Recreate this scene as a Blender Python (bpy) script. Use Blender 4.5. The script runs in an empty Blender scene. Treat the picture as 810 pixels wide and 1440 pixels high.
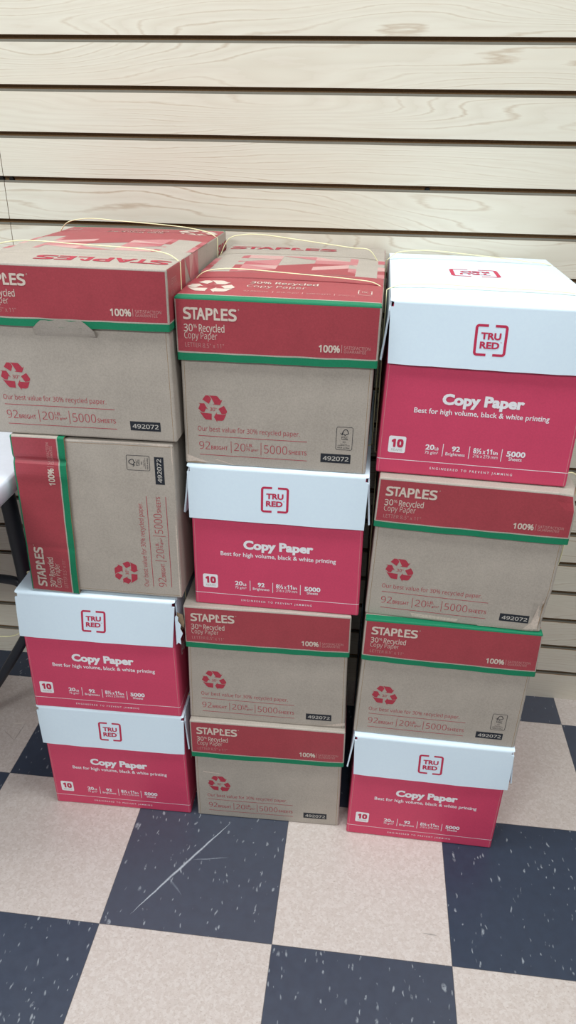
import bpy, bmesh, math, random, os
from mathutils import Vector, Matrix, noise
from mathutils.geometry import tessellate_polygon
scene = bpy.context.scene
C = scene.collection
INCH = 0.0254
TILE = 0.3048

# ------------------------------------------------------------------ materials
def lin(c):
    c = c / 255.0
    return c / 12.92 if c <= 0.04045 else ((c + 0.055) / 1.055) ** 2.4
def rgb(r, g, b):
    return (lin(r), lin(g), lin(b), 1.0)

class NT:
    """small helper around a material node tree"""
    def __init__(self, name, rough=0.6, spec=0.3):
        self.m = bpy.data.materials.new(name)
        self.m.use_nodes = True
        self.t = self.m.node_tree
        self.b = self.t.nodes['Principled BSDF']
        self.b.inputs['Roughness'].default_value = rough
        self.b.inputs['Specular IOR Level'].default_value = spec
    def n(self, typ, **kw):
        nd = self.t.nodes.new(typ)
        for k, v in kw.items():
            setattr(nd, k, v)
        return nd
    def l(self, a, b):
        self.t.links.new(a, b)
    def val(self, sock, v):
        if hasattr(v, 'is_output') or isinstance(v, bpy.types.NodeSocket):
            self.l(v, sock)
        else:
            sock.default_value = v
    def math(self, op, a, b=None, c=None, clamp=False):
        nd = self.n('ShaderNodeMath', operation=op, use_clamp=clamp)
        self.val(nd.inputs[0], a)
        if b is not None: self.val(nd.inputs[1], b)
        if c is not None: self.val(nd.inputs[2], c)
        return nd.outputs[0]
    def mix(self, f, a, b, typ='MIX'):
        nd = self.n('ShaderNodeMix', data_type='RGBA', blend_type=typ)
        self.val(nd.inputs[0], f); self.val(nd.inputs[6], a); self.val(nd.inputs[7], b)
        return nd.outputs[2]
    def noise(self, vec, scale, detail=2.0, rough=0.5):
        nd = self.n('ShaderNodeTexNoise')
        if vec is not None: self.l(vec, nd.inputs['Vector'])
        nd.inputs['Scale'].default_value = scale
        nd.inputs['Detail'].default_value = detail
        nd.inputs['Roughness'].default_value = rough
        return nd.outputs['Fac']
    def ramp(self, fac, stops, interp='LINEAR'):
        nd = self.n('ShaderNodeValToRGB')
        nd.color_ramp.interpolation = interp
        el = nd.color_ramp.elements
        while len(el) > 1: el.remove(el[-1])
        for i, (p, c) in enumerate(stops):
            e = el[0] if i == 0 else el.new(p)
            e.position = p
            e.color = c if len(c) == 4 else (*c, 1)
        self.l(fac, nd.inputs[0])
        return nd.outputs[0]
    def mapping(self, vec, loc=(0, 0, 0), rot=(0, 0, 0), scale=(1, 1, 1)):
        nd = self.n('ShaderNodeMapping')
        self.l(vec, nd.inputs[0])
        nd.inputs[1].default_value = loc; nd.inputs[2].default_value = rot; nd.inputs[3].default_value = scale
        return nd.outputs[0]
    def obj(self):
        return self.n('ShaderNodeTexCoord').outputs['Object']
    def base(self, s):
        self.val(self.b.inputs['Base Color'], s)
    def bump(self, h, strength, dist=0.001):
        nd = self.n('ShaderNodeBump')
        nd.inputs['Strength'].default_value = strength
        nd.inputs['Distance'].default_value = dist
        self.l(h, nd.inputs['Height']); self.l(nd.outputs[0], self.b.inputs['Normal'])

def board(name, c, amt=0.10, rough=0.6, spec=0.25, fib=420, bump=0.15):
    """paper board: fine fibre speckle and a broad mottle"""
    k = NT(name, rough, spec)
    o = k.obj()
    f1 = k.noise(o, fib, 3, .7)
    f2 = k.noise(o, 22, 2, .5)
    f = k.math('ADD', k.math('MULTIPLY', f1, .7), k.math('MULTIPLY', f2, .3))
    lo = tuple(x * (1 - amt * 1.6) for x in c[:3]); hi = tuple(min(1, x * (1 + amt * 1.6)) for x in c[:3])
    k.base(k.ramp(f, [(.3, lo), (.7, hi)]))
    k.bump(k.noise(o, 60, 3, .6), bump, .0008)
    return k.m

KRAFT = rgb(172, 163, 153)
RED = rgb(160, 60, 70)
M = {}
M['kraft'] = board('kraft_board', KRAFT, .10, .55, .4)
M['kraft_pale'] = board('scuffed_kraft', rgb(200, 186, 174), .14, .8, .2, 300)
M['kraft_raw'] = board('raw_board_edge', rgb(150, 128, 104), .2, .85, .1, 500)
M['red'] = board('red_print', RED, .10, .42, .5)
M['pink'] = board('pink_print', rgb(190, 120, 124), .08, .45, .45)
M['pale'] = board('pale_pink_print', rgb(200, 158, 154), .08, .5, .4)
M['rose'] = board('rose_print', rgb(180, 92, 101), .08, .45, .45)
M['green'] = board('green_print', rgb(20, 122, 86), .08, .55, .3)
M['white'] = board('white_board', rgb(223, 241, 255), .012, .45, .4, 200, .12)
M['crimson'] = board('crimson_print', rgb(206, 70, 103), .05, .48, .35)
M['ink_red'] = board('red_ink', rgb(172, 58, 74), .10, .6, .25)
M['ink_crimson'] = board('crimson_ink', rgb(192, 48, 82), .05, .55, .3)
M['ink_kraft'] = board('unprinted_kraft', rgb(206, 192, 180), .06, .7, .2)
M['ink_thin'] = board('faint_kraft_print', rgb(196, 150, 146), .06, .7, .2)
M['ink_white'] = board('white_ink', rgb(236, 236, 240), .03, .55, .3)
M['ink_black'] = board('black_ink', rgb(38, 42, 50), .06, .55, .3)
M['ink_grey'] = board('grey_ink', rgb(190, 186, 180), .04, .6, .3)
M['dark'] = board('dark_ink', rgb(60, 48, 46), .08, .8, .1)
def plain(name, c, rough, spec, metal=0.0, amt=.05, sc=90):
    k = NT(name, rough, spec); k.b.inputs['Metallic'].default_value = metal
    f = k.noise(k.obj(), sc, 3, .6)
    k.base(k.ramp(f, [(.3, tuple(x * (1 - amt) for x in c[:3])), (.7, tuple(min(1, x * (1 + amt)) for x in c[:3]))]))
    return k.m
M['strap'] = plain('strapping', rgb(240, 236, 190), .35, .5)
M['plastic'] = plain('white_plastic', rgb(222, 228, 240), .38, .45, 0, .02)
M['black_metal'] = plain('black_powder_coat', rgb(34, 38, 46), .4, .5)
M['fibre'] = plain('brown_fibreboard', rgb(150, 118, 84), .9, .1, 0, .15, 300)
M['insert'] = plain('grey_groove_lip', rgb(120, 117, 106), .5, .4)
M['screw'] = plain('black_screw', rgb(24, 22, 20), .5, .4)
MI = list(M)                                   # slot order for printed meshes

def wood():
    k = NT('pale_maple_veneer', .42, .4)
    o = k.obj()
    w = k.noise(k.mapping(o, scale=(2.2, 1, 5)), 1.0, 2, .5)
    a = k.noise(k.mapping(o, (3.1, 0, 1.7), scale=(1.05, 1, 7.6)), 1.0, 2.2, .42)
    fine = k.noise(k.mapping(o, scale=(14, 1, 150)), 1.0, 3, .6)
    sz = k.n('ShaderNodeSeparateXYZ'); k.l(o, sz.inputs[0])
    slow = k.noise(k.mapping(o, (8.3, 0, 2.2), scale=(.5, 1, 2.1)), 1.0, 1, .5)
    ph = k.math('ADD', k.math('MULTIPLY', sz.outputs[2], 78.0), k.math('MULTIPLY', a, 22.0))
    ph = k.math('ADD', ph, k.math('MULTIPLY', slow, 12.0))
    lines = k.math('FRACT', k.math('ADD', ph, k.math('MULTIPLY', fine, .45)))
    tri = k.math('ABSOLUTE', k.math('SUBTRACT', lines, .5))
    thin = k.math('SUBTRACT', 1.0, k.math('DIVIDE', tri, .10, clamp=True), clamp=True)
    thin = k.math('MULTIPLY', thin, k.math('MULTIPLY', k.math('SUBTRACT', w, .30, clamp=True), 3.0, clamp=True))
    band = k.ramp(lines, [(0, rgb(214, 208, 192)), (.5, rgb(223, 219, 204)), (1, rgb(217, 211, 196))])
    c = k.mix(k.math('MULTIPLY', thin, .8), band, rgb(176, 154, 128))
    c = k.mix(k.math('MULTIPLY', k.math('SUBTRACT', fine, .45, clamp=True), .6, clamp=True), c, rgb(200, 184, 162))
    big = k.noise(k.mapping(o, scale=(.8, 1, 13.1)), 1.0, 1, .5)
    c = k.mix(k.math('MULTIPLY', k.math('SUBTRACT', big, .42, clamp=True), 1.0, clamp=True), c, rgb(221, 210, 192))
    k.base(c)
    return k.m
M['wood'] = wood()

def floor_mat():
    k = NT('vinyl_tile', .32, .45)
    o = k.obj()
    s = k.n('ShaderNodeSeparateXYZ'); k.l(o, s.inputs[0])
    fx = k.math('DIVIDE', s.outputs[0], TILE); fy = k.math('DIVIDE', s.outputs[1], TILE)
    ix = k.math('FLOOR', fx); iy = k.math('FLOOR', fy)
    par = k.math('MODULO', k.math('ADD', k.math('ADD', ix, iy), 100), 2.0)
    odd = k.math('GREATER_THAN', par, .5)
    # per tile tone and grain direction
    wn = k.n('ShaderNodeTexWhiteNoise', noise_dimensions='2D')
    cb = k.n('ShaderNodeCombineXYZ'); k.l(ix, cb.inputs[0]); k.l(iy, cb.inputs[1]); k.l(cb.outputs[0], wn.inputs['Vector'])
    tone = wn.outputs['Value']
    # beige tile
    v = k.n('ShaderNodeTexVoronoi'); k.l(o, v.inputs['Vector']); v.inputs['Scale'].default_value = 210
    sep = k.n('ShaderNodeSeparateColor'); k.l(v.outputs['Color'], sep.inputs[0])
    cell = sep.outputs[0]
    be = k.ramp(cell, [(0, rgb(196, 185, 178)), (.5, rgb(203, 193, 187)), (1, rgb(212, 204, 199))])
    fleck = k.noise(k.mapping(o, (1, 2, 0), (0, 0, .7), (230, 380, 1)), 1.0, 4, .72)
    be = k.mix(k.math('MULTIPLY', k.math('SUBTRACT', fleck, .555, clamp=True), 6.5, clamp=True), be, rgb(160, 143, 132))
    fleck2 = k.noise(k.mapping(o, (5, 2, 0), (0, 0, -.4), (190, 320, 1)), 1.0, 3, .7)
    be = k.mix(k.math('MULTIPLY', k.math('SUBTRACT', fleck2, .60, clamp=True), 4.0, clamp=True), be, rgb(232, 226, 221))
    n2 = k.noise(o, 9, 3, .6)
    be = k.mix(k.math('MULTIPLY', n2, .30), be, rgb(203, 188, 179))
    # navy tile with pale streaky chips
    def chips(rot, scale, thr, loc):
        vv = k.n('ShaderNodeTexVoronoi')
        wn2 = k.n('ShaderNodeTexNoise'); k.l(o, wn2.inputs['Vector']); wn2.inputs['Scale'].default_value = 34; wn2.inputs['Detail'].default_value = 2
        va = k.n('ShaderNodeVectorMath', operation='MULTIPLY_ADD'); k.l(wn2.outputs['Color'], va.inputs[0]); va.inputs[1].default_value = (.016, .016, 0); k.l(o, va.inputs[2])
        k.l(k.mapping(va.outputs[0], loc, (0, 0, rot), scale), vv.inputs['Vector']); vv.inputs['Scale'].default_value = 1
        sp = k.n('ShaderNodeSeparateColor'); k.l(vv.outputs['Color'], sp.inputs[0])
        rare = k.math('GREATER_THAN', sp.outputs[0], thr)
        near = k.math('SUBTRACT', 1.0, k.math('DIVIDE', vv.outputs['Distance'], k.math('ADD', k.math('MULTIPLY', sp.outputs[1], .42), .08)), clamp=True)
        return k.math('MULTIPLY', rare, k.math('MULTIPLY', near, 1.8, clamp=True))
    ch = k.math('MAXIMUM', chips(.25, (230, 62, 1), .90, (3, 1, 0)), chips(-.45, (210, 70, 1), .93, (7, 5, 0)))
    ch = k.math('MAXIMUM', ch, chips(1.3, (210, 90, 1), .95, (2, 9, 0)))
    ch = k.math('MAXIMUM', ch, chips(.1, (95, 60, 1), .965, (4, 2, 0)))
    br = k.noise(o, 160, 2, .6)
    ch = k.math('MULTIPLY', ch, k.math('MULTIPLY', k.math('SUBTRACT', br, .30, clamp=True), 4.5, clamp=True))
    nv = k.mix(k.noise(o, 60, 3, .6), rgb(26, 41, 63), rgb(39, 57, 81))
    nv = k.mix(k.math('MULTIPLY', ch, .62), nv, rgb(176, 184, 192))
    c = k.mix(odd, nv, be)
    c = k.mix(.10, c, k.mix(tone, rgb(90, 84, 84), rgb(190, 180, 176)))
    # scratches and scuffs worn into the tiles
    def scratch(c, p, q, w, col, amt):
        dx, dy = q[0] - p[0], q[1] - p[1]; L = math.hypot(dx, dy); a = math.atan2(dy, dx)
        mp = k.n('ShaderNodeMapping'); mp.vector_type = 'TEXTURE'
        k.l(o, mp.inputs[0]); mp.inputs[1].default_value = (p[0], p[1], 0); mp.inputs[2].default_value = (0, 0, a)
        ss = k.n('ShaderNodeSeparateXYZ'); k.l(mp.outputs[0], ss.inputs[0])
        u, vv_ = ss.outputs[0], ss.outputs[1]
        bend = k.math('MULTIPLY', k.math('MULTIPLY', u, k.math('SUBTRACT', L, u)), .06)
        wob = k.math('ADD', k.math('SUBTRACT', vv_, bend), k.math('MULTIPLY', k.math('SUBTRACT', k.noise(o, 45, 2, .6), .5), .003))
        prof = k.math('MULTIPLY', k.math('MULTIPLY', u, k.math('SUBTRACT', L, u)), 4 * w / (L * L))
        prof = k.math('MAXIMUM', prof, .00001)
        inn = k.math('SUBTRACT', 1.0, k.math('DIVIDE', k.math('ABSOLUTE', wob), prof), clamp=True)
        rng = k.math('MULTIPLY', k.math('GREATER_THAN', u, 0), k.math('LESS_THAN', u, L))
        f = k.math('MULTIPLY', k.math('MULTIPLY', inn, rng), k.math('MULTIPLY', k.noise(o, 130, 2, .7), amt * 2, clamp=True), clamp=True)
        return k.mix(f, c, col)
    c = scratch(c, (.0477, .0228), (.1915, .2394), .0030, rgb(188, 196, 204), 1.1)
    c = scratch(c, (.1318, .1448), (.2009, .1582), .0014, rgb(150, 158, 168), .7)
    c = scratch(c, (.095, .105), (.13, .070), .0025, rgb(120, 128, 140), .6)
    c = scratch(c, (.5625, .0524), (.5881, .0504), .0020, rgb(120, 118, 112), .8)
    c = scratch(c, (-.335, .452), (-.338, .395), .0022, rgb(104, 96, 90), .6)
    c = scratch(c, (-.375, .425), (-.338, .397), .0018, rgb(130, 118, 110), .5)
    c = scratch(c, (-.365, .447), (-.335, .452), .0016, rgb(222, 214, 202), .8)
    # joints
    ex = k.math('ABSOLUTE', k.math('SUBTRACT', k.math('FRACT', fx), .5)); ey = k.math('ABSOLUTE', k.math('SUBTRACT', k.math('FRACT', fy), .5))
    jn = k.math('GREATER_THAN', k.math('MAXIMUM', ex, ey), .4978)
    c = k.mix(k.math('MULTIPLY', jn, .55), c, rgb(58, 54, 54))
    k.base(c)
    k.val(k.b.inputs['Roughness'], k.math('ADD', k.math('MULTIPLY', k.noise(o, 30, 3, .6), .25), .26))
    k.bump(k.noise(o, 40, 2, .5), .06, .001)
    return k.m
M['floor'] = floor_mat()

# ------------------------------------------------------------------ mesh helpers
def link(name, bm, mats, parent=None, smooth=False):
    me = bpy.data.meshes.new(name)
    bm.normal_update()
    bm.to_mesh(me); bm.free()
    for m in mats: me.materials.append(m)
    if smooth:
        for p in me.polygons: p.use_smooth = True
    o = bpy.data.objects.new(name, me)
    C.objects.link(o)
    if parent: o.parent = parent
    return o
def add_box(bm, lo, hi, mi=0, bevel=0.0, seg=2):
    r = bmesh.ops.create_cube(bm, size=1.0)
    vs = r['verts']
    for v in vs:
        v.co = Vector(((lo[i] + hi[i]) / 2 + v.co[i] * (hi[i] - lo[i])) for i in range(3))
    fs = set(f for v in vs for f in v.link_faces)
    for f in fs: f.material_index = mi
    if bevel > 0:
        es = list(set(e for v in vs for e in v.link_edges))
        bmesh.ops.bevel(bm, geom=es, offset=bevel, segments=seg, profile=.5, affect='EDGES', material=mi)
def sweep(bm, pts, wid, side=Vector((0, 1, 0)), thick=.0008, mi=0, closed=False, seg=8):
    """flat oval ribbon along pts; its wide axis follows `side`"""
    n = len(pts); rings = []
    for i in range(n):
        a = pts[(i - 1) % n] if (closed or i > 0) else pts[i]
        b = pts[(i + 1) % n] if (closed or i < n - 1) else pts[i]
        t = (b - a).normalized()
        s = (side - t * side.dot(t)).normalized(); nn = t.cross(s)
        rings.append([bm.verts.new(pts[i] + s * (wid * math.cos(q)) + nn * (thick * math.sin(q)))
                      for q in [2 * math.pi * j / seg for j in range(seg)]])
    m = n if closed else n - 1
    for i in range(m):
        A, B = rings[i], rings[(i + 1) % n]
        for j in range(seg):
            f = bm.faces.new((A[j], A[(j + 1) % seg], B[(j + 1) % seg], B[j])); f.material_index = mi; f.smooth = True
    if not closed:
        for R, fl in ((rings[0], True), (rings[-1], False)):
            f = bm.faces.new(R if not fl else R[::-1]); f.material_index = mi
def catmull(P, n=8, closed=False):
    P = [Vector(p) for p in P]; out = []; N = len(P)
    for i in range(N if closed else N - 1):
        g = (lambda j: P[j % N]) if closed else (lambda j: P[max(0, min(N - 1, j))])
        a, b, c, d = g(i - 1), g(i), g(i + 1), g(i + 2)
        for k in range(n):
            t = k / n
            out.append(.5 * ((2 * b) + (c - a) * t + (2 * a - 5 * b + 4 * c - d) * t * t + (3 * b - a - 3 * c + d) * t ** 3))
    if not closed: out.append(P[-1])
    return out

# ------------------------------------------------------------------ lettering
FONT = None
try:
    fp = os.path.join(bpy.utils.resource_path('LOCAL'), 'datafiles', 'fonts', 'NotoSansHebrew-Regular.woff2')
    if os.path.exists(fp): FONT = bpy.data.fonts.load(fp)
except Exception:
    FONT = None
_tc = {}
def glyphs(s, bold, geo=False):
    key = (s, bold, geo)
    if key in _tc: return _tc[key]
    cu = bpy.data.curves.new('lettering', 'FONT')
    if FONT and not geo and not any(c in s for c in '\u00bd\u00b2\u00ae\u2122'): cu.font = FONT
    cu.body = s; cu.resolution_u = 3; cu.offset = bold; cu.fill_mode = 'FRONT'
    o = bpy.data.objects.new('lettering', cu); C.objects.link(o)
    dg = bpy.context.evaluated_depsgraph_get()
    me = o.evaluated_get(dg).to_mesh()
    vs = [(v.co.x, v.co.y) for v in me.vertices]; fs = [tuple(p.vertices) for p in me.polygons]
    o.evaluated_get(dg).to_mesh_clear()
    bpy.data.objects.remove(o); bpy.data.curves.remove(cu)
    _tc[key] = (vs, fs)
    return _tc[key]
_cap = {}
def capheight(bold, geo=False):
    if (bold, geo) not in _cap:
        vs, _ = glyphs('H', bold, geo)
        _cap[(bold, geo)] = (min(v[1] for v in vs), max(v[1] for v in vs))
    return _cap[(bold, geo)]

class Print:
    """flat artwork in millimetres: list of (material, layer, verts, faces)"""
    def __init__(self, geo=False): self.items = []; self.geo = geo
    def poly(self, mat, pts, layer=0):
        tris = tessellate_polygon([[Vector((p[0], p[1], 0)) for p in pts]])
        fs = []
        for t in tris:
            a, b, c = (pts[i] for i in t)
            cr = (b[0] - a[0]) * (c[1] - a[1]) - (b[1] - a[1]) * (c[0] - a[0])
            if abs(cr) > 1e-9: fs.append(tuple(t) if cr > 0 else tuple(t[::-1]))
        self.items.append((mat, layer, list(pts), fs))
    def rect(self, mat, x0, y0, x1, y1, layer=0, step=12):
        nx = max(1, int(abs(x1 - x0) / step)); ny = max(1, int(abs(y1 - y0) / step))
        vs = [(x0 + (x1 - x0) * i / nx, y0 + (y1 - y0) * j / ny) for j in range(ny + 1) for i in range(nx + 1)]
        fs = [(j * (nx + 1) + i, j * (nx + 1) + i + 1, (j + 1) * (nx + 1) + i + 1, (j + 1) * (nx + 1) + i) for j in range(ny) for i in range(nx)]
        self.items.append((mat, layer, vs, fs))
    def line(self, mat, pts, w, layer=0, closed=False):
        n = len(pts); L = []; R_ = []
        for i in range(n):
            a = pts[(i - 1) % n] if closed or i else pts[i]; b = pts[(i + 1) % n] if closed or i < n - 1 else pts[i]
            dx, dy = b[0] - a[0], b[1] - a[1]; d = math.hypot(dx, dy) or 1
            k = w / 2
            if (closed or 0 < i < n - 1):
                p0 = (pts[i][0] - a[0], pts[i][1] - a[1]); l0 = math.hypot(*p0) or 1
                cs = max(.5, abs((p0[0] * dx + p0[1] * dy) / (l0 * d))); k /= cs
            L.append((pts[i][0] - dy / d * k, pts[i][1] + dx / d * k)); R_.append((pts[i][0] + dy / d * k, pts[i][1] - dx / d * k))
        vs = L + R_; m = n if closed else n - 1
        fs = [(n + i, n + (i + 1) % n, (i + 1) % n, i) for i in range(m)]
        self.items.append((mat, layer, vs, fs))
    def text(self, mat, s, x0, x1, y0, cap, bold=0.0, layer=0, geo=None):
        """s squeezed to run from x0 to x1 on base line y0 with capital height cap"""
        geo = (self.geo if geo is None else geo) or any(c in s for c in '\u00bd\u00b2\u00ae\u2122')
        off = min(bold, .028) if geo else min(bold, .006)
        fat = max(0, bold - off) * .9                       # heavy weights: the glyph overprinted in a small ring
        if fat < .004: fat = 0
        vs, fs = glyphs(s, off, geo)
        if not vs: return
        a, b = min(v[0] for v in vs) - fat, max(v[0] for v in vs) + fat; c0, c1 = capheight(off, geo)
        c0 -= fat; c1 += fat
        kx = (x1 - x0) / (b - a); ky = cap / (c1 - c0)
        out = [(x0 + (v[0] - a) * kx, y0 + (v[1] - c0) * ky) for v in vs]
        if kx < 0: fs = [f[::-1] for f in fs]
        if not fat:
            self.items.append((mat, layer, out, fs)); return
        for q in range(8):
            dx, dy = fat * kx * math.cos(q * math.pi / 4), fat * ky * math.sin(q * math.pi / 4)
            if q % 2: dx *= 1.25; dy *= 1.25
            self.items.append((mat, layer + .07 * (q + 1), [(v[0] + dx, v[1] + dy) for v in out], fs))
        self.items.append((mat, layer, out, fs))
    def add(self, other, f, flip=False):
        for mat, ly, vs, fs in other.items:
            self.items.append((mat, ly, [f(*v) for v in vs], [q[::-1] for q in fs] if flip else fs))
    def stamp(self, bm, place, eps=.00028):
        """put the artwork on a mesh: place(u, v, lift) gives a 3-D point, u v in metres"""
        for mat, ly, vs, fs in self.items:
            bv = [bm.verts.new(place(u / 1000, v / 1000, eps * (1 + ly))) for u, v in vs]
            mi = MI.index(mat)
            for f in fs:
                try:
                    q = bm.faces.new([bv[i] for i in f]); q.material_index = mi
                except ValueError:
                    pass

def rounded(x0, y0, x1, y1, r, n=4):
    out = []
    for cx, cy, a in ((x1 - r, y0 + r, -90), (x1 - r, y1 - r, 0), (x0 + r, y1 - r, 90), (x0 + r, y0 + r, 180)):
        for i in range(n + 1):
            q = math.radians(a + 90 * i / n); out.append((cx + r * math.cos(q), cy + r * math.sin(q)))
    return out

def wordmark(mat, x0, x1, y0, h):
    """the red-label word mark: bold capitals with a hooked staple for an L"""
    P = Print()
    k = (x1 - x0) / 620.0
    X = lambda u: x0 + (u - 62) * k
    for ch, a, b in (('S', 62, 155), ('T', 150, 232), ('A', 218, 318), ('P', 324, 408), ('E', 500, 580), ('S', 586, 682)):
        P.text(mat, ch, X(a), X(b), y0, h, .030)
    w = h * .19; hx = k * 24
    P.rect(mat, X(417), y0, X(441), y0 + h * .90, step=40)
    P.rect(mat, X(417), y0, X(492), y0 + w, step=40)
    P.poly(mat, [(X(417), y0 + h * .88), (X(422), y0 + h * .97), (X(432), y0 + h * 1.01), (X(446), y0 + h * .99), (X(459), y0 + h * .86), (X(470), y0 + h * .58),
                 (X(458), y0 + h * .52), (X(446), y0 + h * .74), (X(440), y0 + h * .82), (X(436), y0 + h * .80)], 0)
    return P

REC = [
    [(262, 128), (312, 128), (340, 150), (358, 188), (318, 272), (208, 203)],
    [(326, 128), (440, 128), (466, 134), (525, 205), (553, 187), (507, 282), (380, 276), (414, 262), (372, 188), (352, 150)],
    [(130, 262), (165, 270), (238, 268), (275, 335), (302, 370), (264, 352), (235, 417), (188, 415), (132, 366), (165, 283)],
    [(143, 402), (165, 420), (190, 429), (360, 438), (358, 550), (255, 544), (228, 522)],
    [(575, 290), (628, 378), (622, 408), (600, 428), (535, 438), (478, 348)],
    [(447, 408), (447, 440), (540, 444), (590, 440), (615, 428), (570, 530), (552, 547), (530, 553), (452, 554), (455, 586), (398, 495)],
]
def recycle(mat, x0, x1, y0, y1, textmat=None):
    P = Print()
    f = lambda u, v: (x0 + (u - 130) / 498 * (x1 - x0), y1 - (v - 125) / 461 * (y1 - y0))
    for pl in REC: P.poly(mat, [f(*p) for p in pl])
    tm = textmat or mat
    a = f(330, 390); b = f(420, 330)
    P.text(tm, '30', a[0], b[0], a[1], b[1] - a[1], .004)
    a = f(420, 352); b = f(455, 332)
    P.text(tm, '%', a[0], b[0], a[1], b[1] - a[1], .0)
    return P

def paper_lid_front():
    P = Print()
    P.add(wordmark('ink_kraft', -133.6, -56.2, -30.2, 16.4), lambda u, v: (u, v))
    P.text('ink_kraft', '30', -133.6, -120.5, -46.4, 10.0, .008)
    P.text('ink_kraft', '%', -119.5, -114.5, -41.5, 5.0, .0)
    P.text('ink_kraft', 'Recycled', -111.5, -74.3, -46.2, 10.0, .008)
    P.text('ink_kraft', 'Copy Paper', -133.3, -85.1, -56.2, 9.0, -.008)
    P.text('ink_thin', 'LETTER 8.5" x 11"', -132.8, -75.6, -68.2, 6.0, -.010)
    P.text('ink_kraft', '\u00ae', -54.3, -52.3, -15.5, 2.2, 0)
    P.text('ink_kraft', '100%', 61.5, 91.5, -66.8, 10.2, .030)
    P.rect('ink_thin', 93.7, -67.0, 94.4, -55.8)
    P.text('ink_thin', 'SATISFACTION', 97.2, 134.3, -61.9, 4.4, -.004)
    P.text('ink_thin', 'GUARANTEE', 97.4, 128.9, -67.2, 4.2, -.004)
    return P
def fsc_mark(x0, y0, x1, y1):
    P = Print()
    k = (x1 - x0) / 25.4
    P.line('ink_black', rounded(x0, y0, x1, y1, 2.4 * k), .75, closed=True)
    X = lambda u: x0 + (u - 412) / 270 * (x1 - x0); Y = lambda v: y1 - (v - 105) / 388 * (y1 - y0)
    P.line('ink_black', [(X(a), Y(b)) for a, b in ((478, 210), (502, 236), (528, 165), (552, 142), (580, 146), (600, 172), (612, 206), (600, 222), (574, 224), (556, 246), (540, 224), (520, 222))], 1.15)
    P.text('ink_black', 'FSC', X(500), X(610), Y(302), Y(262) - Y(302), .01)
    P.rect('ink_black', X(500), Y(320), X(610), Y(311))
    P.text('ink_black', 'MIX', X(522), X(576), Y(367), Y(346) - Y(367), .01)
    P.text('ink_black', 'Paper from', X(486), X(600), Y(402), Y(386) - Y(402), .01)
    P.text('ink_black', 'responsible sources', X(442), X(646), Y(424), Y(408) - Y(424), .01)
    P.text('ink_black', 'FSC\u00ae C001800'[:4] + ' certified', X(440), X(640), Y(468), Y(446) - Y(468), .012)
    return P
def paper_body_front(fsc=True, rules=True):
    P = Print(); r = 'ink_red'
    P.add(recycle(r, -119.8, -74.4, 71.0, 113.3), lambda u, v: (u, v))
    P.text(r, 'Our best value for 30% recycled paper.', -121.7, 38.9, 55.8, 7.6, -.004)
    P.rect(r, -121.2, 47.5, 50.7, 48.4)
    P.text(r, '92', -120.4, -102.8, 25.9, 12.6, -.010)
    P.text(r, 'BRIGHT', -101.2, -74.6, 26.0, 6.3, .010)
    P.rect(r, -69.5, 22.1, -68.7, 41.7)
    P.text(r, '20', -64.3, -46.4, 26.2, 12.5, -.010)
    P.text(r, 'LB.', -44.5, -34.1, 33.8, 5.2, .004)
    P.text(r, '75 g/m\u00b2', -45.0, -25.6, 27.4, 3.9, .006)
    P.rect(r, -21.9, 21.3, -21.1, 42.2)
    P.text(r, '5000', -16.7, 19.8, 25.3, 13.2, -.010)
    P.text(r, 'SHEETS', 22.0, 50.5, 25.9, 6.4, .010)
    P.rect(r, -120.3, 16.3, 51.2, 17.2)
    if fsc: P.add(fsc_mark(95.3, 38.8, 120.2, 75.2), lambda u, v: (u, v))
    P.rect('ink_black', 72.5, 16.4, 119.2, 31.1)
    P.text('ink_grey', '492072', 76.1, 116.4, 20.2, 6.9, .012, 1)
    return P
def triangles(x0, x1, s0, s1, seed, cols, rows):
    """faceted pattern fading from red to plain kraft along v"""
    P = Print(); rnd = random.Random(seed)
    w = (x1 - x0) / cols; h = (s1 - s0) / rows
    for j in range(rows):
        t = j / max(1, rows - 1)
        for i in range(cols):
            a = (x0 + i * w, s0 + j * h); b = (a[0] + w, a[1]); c = (b[0], a[1] + h); d = (a[0], a[1] + h)
            for tri in (((a, b, c), (a, c, d)) if rnd.random() < .5 else ((a, b, d), (b, c, d))):
                q = rnd.random() + (t - .5) * .55
                m = 'red' if q < .24 else 'rose' if q < .48 else 'pink' if q < .72 else 'pale' if q < .86 else None
                if m: P.poly(m, list(tri))
    return P
def paper_lid_top(kind):
    """artwork of the lid top; v runs from the green-edged end, 0..430"""
    P = Print()
    P.add(recycle('ink_kraft', -142, -70, 24, 96, 'red'), lambda u, v: (u, v))
    P.text('ink_kraft', '30% Recycled', -52, 50, 84, 13, .014)
    P.text('ink_kraft', 'Copy Paper', -54, 34, 62, 12, -.006)
    P.text('ink_thin', '92 BRIGHT', -54, -18, 36, 6, 0); P.rect('ink_thin', -12, 34, -11, 44)
    P.text('ink_thin', '20 LB. 75 g/m\u00b2', -6, 26, 36, 6, 0); P.rect('ink_thin', 31, 34, 32, 44)
    P.text('ink_thin', '5000 SHEETS', 37, 72, 36, 6, 0)
    P.rect('ink_thin', 77, 34, 78, 44); P.text('ink_thin', 'LETTER 8.5" x 11"', 83, 108, 36, 5, 0)
    P.line('ink_kraft', [(114, 54), (111, 54), (111, 74), (114, 74)], .9); P.line('ink_kraft', [(127, 54), (130, 54), (130, 74), (127, 74)], .9)
    P.text('ink_kraft', 'FSC', 116, 125, 61, 7, 0); P.rect('ink_thin', 110, 46, 131, 48)
    P.add(triangles(-146, 146, 166, 306, 21, 5, 5), lambda u, v: (u, v))
    P.add(wordmark('ink_red', -138, 58, 371, 28), lambda u, v: (u, v))
    return P
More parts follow.
